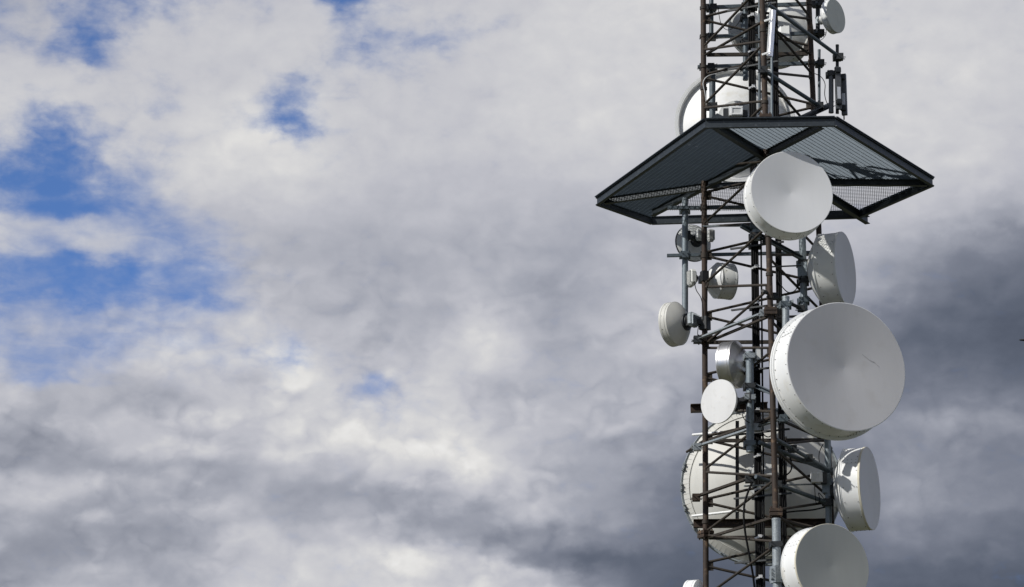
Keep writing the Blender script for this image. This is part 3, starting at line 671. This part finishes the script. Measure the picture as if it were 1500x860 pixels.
# scuff on the face of the largest drum
sc_ = MB(); R1 = R
pts = [(0.30, 0.23), (0.42, 0.15), (0.50, 0.12), (0.58, 0.05)]
for w, z0 in ((0.006, 0.003),):
    pp = []
    for x, y in pts:
        pp.append(Vector((x * R1, y * R1, 0.008 - 0.095 * (1 - math.hypot(x, y)) + z0)))
    for i in range(3):
        a, b = pp[i], pp[i + 1]; n_ = Vector((-(b - a).y, (b - a).x, 0)).normalized() * (w * (1.6 - abs(i - 1) * 0.8))
        sc_.add([a - n_, b - n_ * 0.8, b + n_ * 0.8, a + n_], [(0, 1, 2, 3)])
sc_.build('scuff_mark', 'scuff', d)

# --- middle
pole('zinc pole carrying the flat white disc and the aluminium drum', 1098, 516, 662, 49.05, 5.6, 'pipe', ((522, 'galv'), (566, 'dark'), (583, 'galv'), (650, 'blue')), px1=1099)
d, mw, R, zh = dish('microwave_drum', 'bare aluminium drum facing left and away in front of the cables', 1082, 534, 49.6, -114, 70, 0.25, back=0.16, ref='back', face='fabric', shroud='silver', refl='silver', rim='silver', hub=0.18, hubm='dark', bolts=0, flange=1.0, seam=False)
bracket(d, mw, mw @ Vector((0, 0, zh + 0.03)), at(1098, 523, 49.1), 0.07, 'galv')
d, mw, R, zh = dish('microwave_disc', 'flat bright white disc facing left below the aluminium drum', 1052.8, 588, 48.75, -38, 65.5, 0.03, back=0.12, cone=-0.012, face='disc', shroud='white', rim=None, lip=False, hub=0.3, hubm='black', bolts=0, flange=1.0, seam=False)
radio_unit(d, (0, 0.02, zh - 0.08), (0.12, 0.14, 0.06), 'black')
bracket(d, mw, mw @ Vector((0, 0, zh + 0.0)), at(1098, 584, 49.05), 0.08, 'black')
barthing('dark channel arm from the zinc pole to the near leg', at(1104, 567, 49.05), at(1132, 580, YC + 0.02), 6, 'blue', 'channel', hpx=6)
radio = thing('junction_box', 'small pale metal box beside the top of the aluminium drum pole', 'box', at(1111, 533, 49.1))
p = at(1111, 520, 49.1); MB().box(p, 0.045, 0.05, 0.1).build('housing', 'galv', radio, at(1111, 533, 49.1)); MB().box(p + Vector((0, -0.054, 0)), 0.035, 0.004, 0.085).build('lid', 'lgrey', radio, at(1111, 533, 49.1))

barthing('pale grey angle brace between left and near legs above the aluminium drum', at(1016, 500, YL - 0.1), at(1160, 443, YC - 0.22), 6.5, 'galv', 'angle', hpx=5, lugs=((0.04, 'dark'), (0.72, 'galv'), (0.92, 'galv')))
barthing('pale grey angle brace crossing below the flat white disc', at(1019, 656, YL - 0.14), at(1152, 612, YC - 0.2), 6.5, 'galv', 'angle', hpx=5, lugs=((0.02, 'galv'), (0.68, 'galv'), (0.97, 'blue')))
barthing('weathered brown angle brace low on the left leg', at(1017, 730, YL - 0.12), at(1112, 697, 49.3), 6.5, 'rustd', 'angle', hpx=5.5, lugs=((0.03, 'rust'), (0.85, 'dark')))
barthing('rusty square beam stub behind the left leg next to the white disc', at(1012, 604, YL + 0.14), at(1125, 601, YL + 0.14), 11.5, 'rust', 'channel', hpx=11.5)
barthing('wide rusty horizontal beam behind the legs across the big cream dish', at(1016, 773, YL + 0.16), at(1214, 772, YR + 0.16), 9, 'rust', 'channel', hpx=12)
pole('zinc pole on the right holding the lower side facing drum', 1212, 640, 770, 50.1, 4.6, 'pipe', ((690, 'blue'), (735, 'dark')), px1=1214)
barthing('blue-grey boom to the lower right pole, upper of three', at(1136, 643, 48.75), at(1214, 688, 50.0), 6.0, 'blue', group='booms to the lower right pole', lugs=((0.32, 'dark'), (0.62, 'dark')))
barthing('blue-grey boom to the lower right pole, middle of three', at(1112, 648, 48.95), at(1214, 690, 50.05), 6.4, 'blue', group='booms to the lower right pole', lugs=((0.25, 'blue'),))
barthing('blue-grey boom to the lower right pole, lowest of three', at(1107, 698, 49.0), at(1214, 737, 50.05), 6.4, 'blue', group='booms to the lower right pole', lugs=((0.3, 'dark'), (0.98, 'dark')))
barthing('thin pale rod crossing above the lowest boom', at(1090, 712, 49.5), at(1206, 709, 50.3), 2.6, 'galv')
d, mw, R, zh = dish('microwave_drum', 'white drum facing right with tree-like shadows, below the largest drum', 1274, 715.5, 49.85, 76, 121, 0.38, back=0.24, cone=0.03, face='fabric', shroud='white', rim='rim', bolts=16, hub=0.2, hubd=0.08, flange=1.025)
bracket(d, mw, mw @ Vector((0, 0, zh + 0.02)), at(1213, 712, 50.1), 0.11, 'pipe')
d['label'] = 'white drum facing right with patchy shadows, below the largest drum'
bx = thing('radio_box', 'small white radio box left of the lower right pole', 'box', at(1196, 710, 49.9)); p = at(1196, 700, 49.9)
MB().box(p, 0.1, 0.07, 0.085).build('housing', 'white', bx, at(1196, 710, 49.9)); f = MB()
for i in range(5): f.box(p + Vector((-0.09 + 0.045 * i, -0.08, 0.0)), 0.004, 0.012, 0.075)
f.build('cooling_fins', 'white', bx, at(1196, 710, 49.9)); MB().box(p + Vector((0.13, 0.03, 0)), 0.05, 0.06, 0.1).build('mount', 'dark', bx, at(1196, 710, 49.9))
pole('galvanised pole in front of the near leg at the bottom', 1137, 760, 925, YC - 0.13, 6.3, 'galv', ((798, 'dark'), (838, 'galv'), (846, 'galv')), px1=1139)
d, mw, R, zh = dish('microwave_drum', 'white drum with greenish grey face at the bottom edge', 1219, 829, 47.95, 32, 124, 0.46, back=0.25, cone=0.03, face='fabricg', shroud='white', rim='rim', bolts=18, flange=1.03)
bracket(d, mw, mw @ Vector((0, 0, zh + 0.02)), at(1139, 842, YC - 0.13), 0.12, 'galv')
d, mw, R, zh = dish('microwave_drum', 'small white drum half cut off behind the left leg at the bottom edge', 1026, 880, 50.75, -112, 62, 0.2, back=0.12, ref='back', face='fabric', shroud='white', rim='white', hub=0.3, hubm='dark', bolts=0, flange=1.0, seam=False)
radio_unit(d, (0, 0.08, zh - 0.12), (0.12, 0.14, 0.05), 'galv'); bracket(d, mw, mw @ Vector((0, 0, zh)), leg_px('L', 872), 0.08)

# --- the big cream dish behind the lower tower
d, mw, R, zh = dish('microwave_dish', 'huge cream dish seen from behind with segmented rim, behind the lower tower', 1115, 713, 51.95, 181, 234, 0.05, back=0.62, face=None, shroud='lgrey', refl='cream', rim=None, lip=False, flange=1.0, bolts=0, hub=0.16, hubd=0.2, hubm='lgrey', cat='dish antenna')
# replace the plain back by one that stops inside a ring of rim plates
for c in list(d.children):
    if c.name.startswith('reflector'):
        pr = []; nb = 18
        for i in range(nb + 1):
            r = R * 0.885 * (1 - (i / nb) * 0.83); pr.append((r, -0.16 - 0.52 * (1 - (r / (R * 0.885)) ** 2)))
        q = MB().lathe([(R * 0.97, -0.05), (R * 0.90, -0.135), (R * 0.89, -0.16)] + pr, 128)
        me = bpy.data.meshes.new('reflector'); me.from_pydata([tuple(v) for v in q.v], [], q.f); me.polygons.foreach_set('use_smooth', q.sm); me.materials.append(M['cream']); c.data = me
NP = 92; w = 2 * math.pi * R * 0.93 / NP * 0.478
plate = MB(); plate.prof((R * 0.972, 0, -0.062), (R * 0.898, 0, -0.158), [(-w, 0), (w, 0), (w, 0.007), (-w, 0.007)], up=(1, 0, -0.75))
pm = None
for i in range(NP):
    if pm is None: o = plate.build('rim_plate', 'cream', d); pm = o
    else: o = pm.copy(); COL.objects.link(o); o.parent = d
    o.rotation_euler = (0, 0, 2 * math.pi * i / NP)
MB().lathe([(R * 0.975, -0.06), (R * 1.0, -0.075), (R * 1.008, -0.06), (R * 1.008, 0.0), (R * 0.99, 0.01)], 128).build('rim_flange', 'galv', d)
lg = MB(); lg.box((R * 1.0, 0, -0.085), 0.02, 0.075, 0.025); lg.tube((R * 0.995, -0.04, -0.15), (R * 0.995, -0.04, -0.06), 0.016, 6); lg.tube((R * 0.995, 0.04, -0.15), (R * 0.995, 0.04, -0.06), 0.016, 6)
lo = lg.build('splice_lug', 'galv', d)
for i in range(1, 24):
    o = lo.copy(); COL.objects.link(o); o.parent = d; o.rotation_euler = (0, 0, 2 * math.pi * i / 24)
for (xa, ya, xb, yb), m_ in (((1015, 637, 1058, 633), 'white'), ((1014, 756, 1092, 747), 'white'), ((1006, 662, 1048, 634), 'rustd')):
    a, b = local(d, mw, at(xa, ya, 51.65)), local(d, mw, at(xb, yb, 50.85)); MB().tube(a, b, 0.024, 10).build('strut', m_, d)
for (xa, ya, xb, yb) in ((1080, 617, 1080, 760), (1150, 640, 1150, 790)):
    a, b = local(d, mw, at(xa, ya, 51.0)), local(d, mw, at(xb, yb, 51.0)); MB().bar(a, b, 0.065, 0.06).build('back_channel', 'black', d)
a, b = local(d, mw, at(1080, 700, 51.0)), local(d, mw, at(1150, 700, 51.0)); MB().bar(a, b, 0.09, 0.1).build('back_channel', 'rustd', d)
MB().bar(local(d, mw, at(1115, 700, 51.05)), local(d, mw, at(1115, 712, 51.5)), 0.12, 0.12).build('mount_bracket', 'dark', d)

# ------------------------------------------------------------------ cables
def vline(x0, y0, x1, y1, Y):
    a, b = at(x0, y0, Y), at(x1, y1, Y); d = (a - b)
    return (b + d * ((0.3 - b.z) / d.z), b + d * ((ZTOP - b.z) / d.z))
ladder_lo, ladder_hi = vline(1100.5, 0, 1112.8, 860, 49.75)
t = thing('cable_ladder', 'dark vertical cable ladder inside the tower', 'ladder', ladder_lo)
for s_ in (-1, 1): MB().bar(ladder_lo + Vector((s_ * 0.062, 0.03, 0)), ladder_hi + Vector((s_ * 0.062, 0.03, 0)), 0.012, 0.035, up=(0, 1, 0)).build('rail', 'dark', t, ladder_lo)
dd = ladder_hi - ladder_lo; nr = 70
MB().bar(ladder_lo + Vector((0, 0.062, 0)), ladder_hi + Vector((0, 0.062, 0)), 0.125, 0.006, up=(0, 1, 0)).build('back_tray', 'cable', t, ladder_lo)
for i in range(nr):
    c = ladder_lo + dd * ((i + 0.5) / nr); MB().bar(c + Vector((-0.06, 0.03, 0)), c + Vector((0.06, 0.03, 0)), 0.02, 0.02).build('rung', 'dark', t, ladder_lo)
for i in range(14):
    z = ZN0 + 1.6 - i * BAY; c = ladder_lo + dd * ((z - ladder_lo.z) / dd.z) + Vector((0, 0.06, 0))
    a_ = leg('L', z).lerp(leg('C', z), 0.42); b_ = leg('C', z).lerp(leg('R', z), 0.3)
    MB().bar(a_ + Vector((0, 0.05, 0)), b_ + Vector((0, 0.12, 0.0)), 0.04, 0.03).build('support_arm', 'dark', t, ladder_lo)
    for x_ in (-0.09, 0.09): MB().box(c + Vector((x_, -0.04, 0)), 0.022, 0.05, 0.04).build('cleat', 'dark', t, ladder_lo)
PL = ('leftmost', 'second from the left', 'third from the left', 'rightmost')
for i in range(4):
    off = Vector((-0.049 + 0.033 * i, 0.0, 0)); pts = [ladder_lo + dd * (j / 24) + off + Vector((random.uniform(-.004, .004), random.uniform(-.006, .006), 0)) for j in range(25)]
    tag(MB().tubes(pts, 0.0175 if i != 2 else 0.02, 10).build('feeder_cable', 'cable', None, ladder_lo), 'black feeder cable, %s of four on the cable ladder' % PL[i], 'cable', 'feeder cables on the ladder')
ORD = 'first second third fourth fifth sixth seventh eighth ninth tenth eleventh'.split()
def clip(c, k, s_=1.0):
    t = thing('cable_clip', 'bright metal clip on the cable ladder, %s from the top of the picture' % ORD[k], 'clip', c, 'bright clips on the feeder cables')
    b = MB(); b.bar(c + Vector((-0.075, -0.03, -0.03)) * s_, c + Vector((0.0, -0.035, 0.0)) * s_, 0.03, 0.032); b.box(c + Vector((0.015, -0.035, 0.015)) * s_, 0.032, 0.014, 0.026); b.bar(c + Vector((0.03, -0.03, 0.0)) * s_, c + Vector((0.075, -0.02, 0.035 if k % 2 else -0.02)) * s_, 0.018, 0.02)
    b.build('strap', 'clip', t, c)
    MB().tube(c + Vector((-0.03, -0.06, -0.02)), c + Vector((-0.03, -0.015, -0.02)), 0.01, 6).build('bolt', 'galv', t, c)
for k, py in enumerate((23, 75, 128, 392, 444, 533, 601, 668, 716, 787, 846)):
    x = 1100.5 + (1112.8 - 1100.5) * py / 860; clip(at(x, py, 49.73), k)
lo2, hi2 = vline(1134.2, 0, 1148.5, 860, 49.85)
for i in range(3):
    off = Vector((-0.038 + 0.038 * i, 0.0, 0)); pts = [lo2 + (hi2 - lo2) * (j / 24) + off + Vector((random.uniform(-.004, .004), random.uniform(-.006, .006), 0)) for j in range(25)]
    tag(MB().tubes(pts, 0.0205, 10).build('feeder_cable', 'cable', None, lo2), 'thick black feeder cable, %s of the three behind the near leg' % ('left', 'middle', 'right')[i], 'cable', 'feeder cables behind the near leg')
lo3, hi3 = vline(1114.5, 330, 1119.8, 860, 49.7); hi3 = at(1114.5, 326, 49.7)
tag(MB().tubes([lo3, lo3.lerp(hi3, .5), hi3], 0.017, 8).build('feeder_cable', 'cable', None, lo3), 'single black cable between ladder and near leg below the platform', 'cable')
def cable(label, pts, r, m='cable', cat='cable'):
    # smooth the given points (Catmull-Rom)
    P = [at(*p) for p in pts]; out = []
    for i in range(len(P) - 1):
        p0, p1, p2, p3 = P[max(i - 1, 0)], P[i], P[i + 1], P[min(i + 2, len(P) - 1)]
        for k in range(6):
            u = k / 6; out.append(0.5 * ((2 * p1) + (p2 - p0) * u + (2 * p0 - 5 * p1 + 4 * p2 - p3) * u * u + (3 * p1 - p0 - 3 * p2 + p3) * u ** 3))
    out.append(P[-1]); return tag(MB().tubes(out, r, 8).build('hanging_cable', m, None, P[-1]), label, cat)
cable('thick black hanging cable left of the ladder at the bottom', [(1107, 697, 49.5), (1098, 715, 49.4), (1090, 742, 49.35), (1091, 775, 49.35), (1098, 815, 49.4), (1104, 850, 49.5), (1109, 905, 49.7)], 0.02)
cable('pale thin cable looping beside the left leg above the platform', [(1080, 98, 50.7), (1058, 106, 50.65), (1038, 111, 50.5), (1030, 121, 50.48), (1033, 138, 50.5), (1035, 158, 50.55)], 0.008, 'lgrey')
cable('thin black cable hanging from the small top right drum', [(1207, 30, 50.25), (1210, 42, 50.3), (1209, 52, 50.3), (1202, 59, 50.5), (1196, 58, 50.7)], 0.0055)
cable('thin black cable from the right leg to the panel antennas', [(1194, 108, 50.7), (1203, 113, 50.3), (1208.5, 123, 50.0), (1208, 138, 49.9), (1211, 150, 49.8), (1217, 160, 49.7)], 0.0075)
cable('thin black cable below the grey drum beside the left leg', [(1017, 412, 50.6), (1020, 425, 50.55), (1027, 437, 50.5), (1030, 455, 50.45), (1030, 470, 50.45)], 0.008)
cable('thin black cable below the cream dish mount on the left leg', [(1023, 478, 50.6), (1022, 490, 50.55), (1025, 500, 50.5), (1031, 508, 50.5)], 0.007)
cable('thin black cable curling below the white disc mount', [(1089, 600, 48.95), (1088, 609, 48.9), (1092, 616, 48.95), (1098, 619, 48.98)], 0.008)
cable('thin black cable looping below the lower right radio box', [(1193, 708, 49.85), (1194, 724, 49.8), (1196, 738, 49.85), (1201, 733, 49.85), (1199, 722, 49.85), (1205, 728, 49.95), (1212, 738, 50.0)], 0.007)
cable('black cable sagging under the booms on the right side', [(1150, 645, 49.6), (1158, 672, 49.5), (1159, 688, 49.5), (1150, 697, 49.6), (1138, 702, 49.7)], 0.013)
cable('black cable along the lowest boom behind the drum', [(1140, 752, 49.6), (1165, 749, 49.9), (1190, 747, 50.2), (1212, 742, 50.3)], 0.014)

cable('black drip loop from the aluminium drum to the cable ladder', [(1094, 545, 49.3), (1097, 556, 49.2), (1101, 560, 49.4), (1105, 552, 49.6), (1107, 540, 49.7)], 0.009)
cable('thin black cable running down the left leg behind the grey drum', [(1034, 345, 50.6), (1036, 372, 50.5), (1035, 400, 50.5), (1036, 430, 50.5), (1035, 470, 50.5), (1036, 520, 50.5)], 0.0075)
cable('thin black cable running down the near leg past the tube antenna', [(1122, -20, 48.9), (1122.5, 60, 48.88), (1123, 120, 48.86), (1124, 176, 48.85)], 0.009)
cable('black cable swinging from the ladder to the near leg below the largest drum', [(1110, 612, 49.6), (1117, 634, 49.3), (1127, 640, 49.1), (1136, 628, 48.95)], 0.01)
cable('black cable sagging from the thick zinc pole behind the pale green drum', [(1174, 404, 49.65), (1166, 424, 49.6), (1154, 428, 49.5), (1142, 414, 49.6), (1138, 398, 49.75)], 0.009)
cable('thin black cable looping beside the lower right pole', [(1206, 650, 50.2), (1200, 664, 50.2), (1201, 680, 50.15), (1208, 690, 50.1)], 0.008)
cable('black cable crossing from the ladder to the near leg at the bottom', [(1111, 800, 49.6), (1118, 814, 49.4), (1127, 812, 49.1), (1134, 798, 48.95)], 0.009)
cable('black cable hanging from the top bar behind the left leg', [(1052, 12, 50.75), (1056, 34, 50.7), (1066, 44, 50.7), (1080, 36, 50.7), (1088, 20, 50.7)], 0.0065)

# ------------------------------------------------------------------ a bird just entering at the right edge
p = at(1503.5, 498, 120); bm = MB()
pts = []
body = [(-0.30, 0.005), (-0.26, 0.02), (-0.18, 0.05), (-0.05, 0.075), (0.08, 0.065), (0.18, 0.045), (0.22, 0.05), (0.27, 0.035), (0.32, 0.008)]
n_ = 12; vs = []
for x, r in body: vs += [p + Vector((-x, r * math.cos(2 * math.pi * k / n_), r * 0.9 * math.sin(2 * math.pi * k / n_))) for k in range(n_)]
bm.add(vs, [(i * n_ + k, i * n_ + (k + 1) % n_, (i + 1) * n_ + (k + 1) % n_, (i + 1) * n_ + k) for i in range(len(body) - 1) for k in range(n_)], True)
for s_ in (-1, 1):
    sec = [(0.04, 0.03, 0.0, 0.17), (0.22, 0.10, 0.06, 0.16), (0.42, 0.10, -0.02, 0.11), (0.6, 0.04, -0.12, 0.03)]; vs = []
    for y, z, x, c in sec: vs += [p + Vector((-x - c / 2, s_ * y, z)), p + Vector((-x, s_ * y, z + 0.014)), p + Vector((-x + c / 2, s_ * y, z)), p + Vector((-x, s_ * y, z - 0.01))]
    bm.add(vs, [(i * 4 + k, i * 4 + (k + 1) % 4, i * 4 + 4 + (k + 1) % 4, i * 4 + 4 + k) for i in range(3) for k in range(4)] + [(12, 13, 14, 15)], True)
tag(bm.build('bird', 'bird', None, p), 'tiny dark bird cut by the right edge of the picture', 'bird')
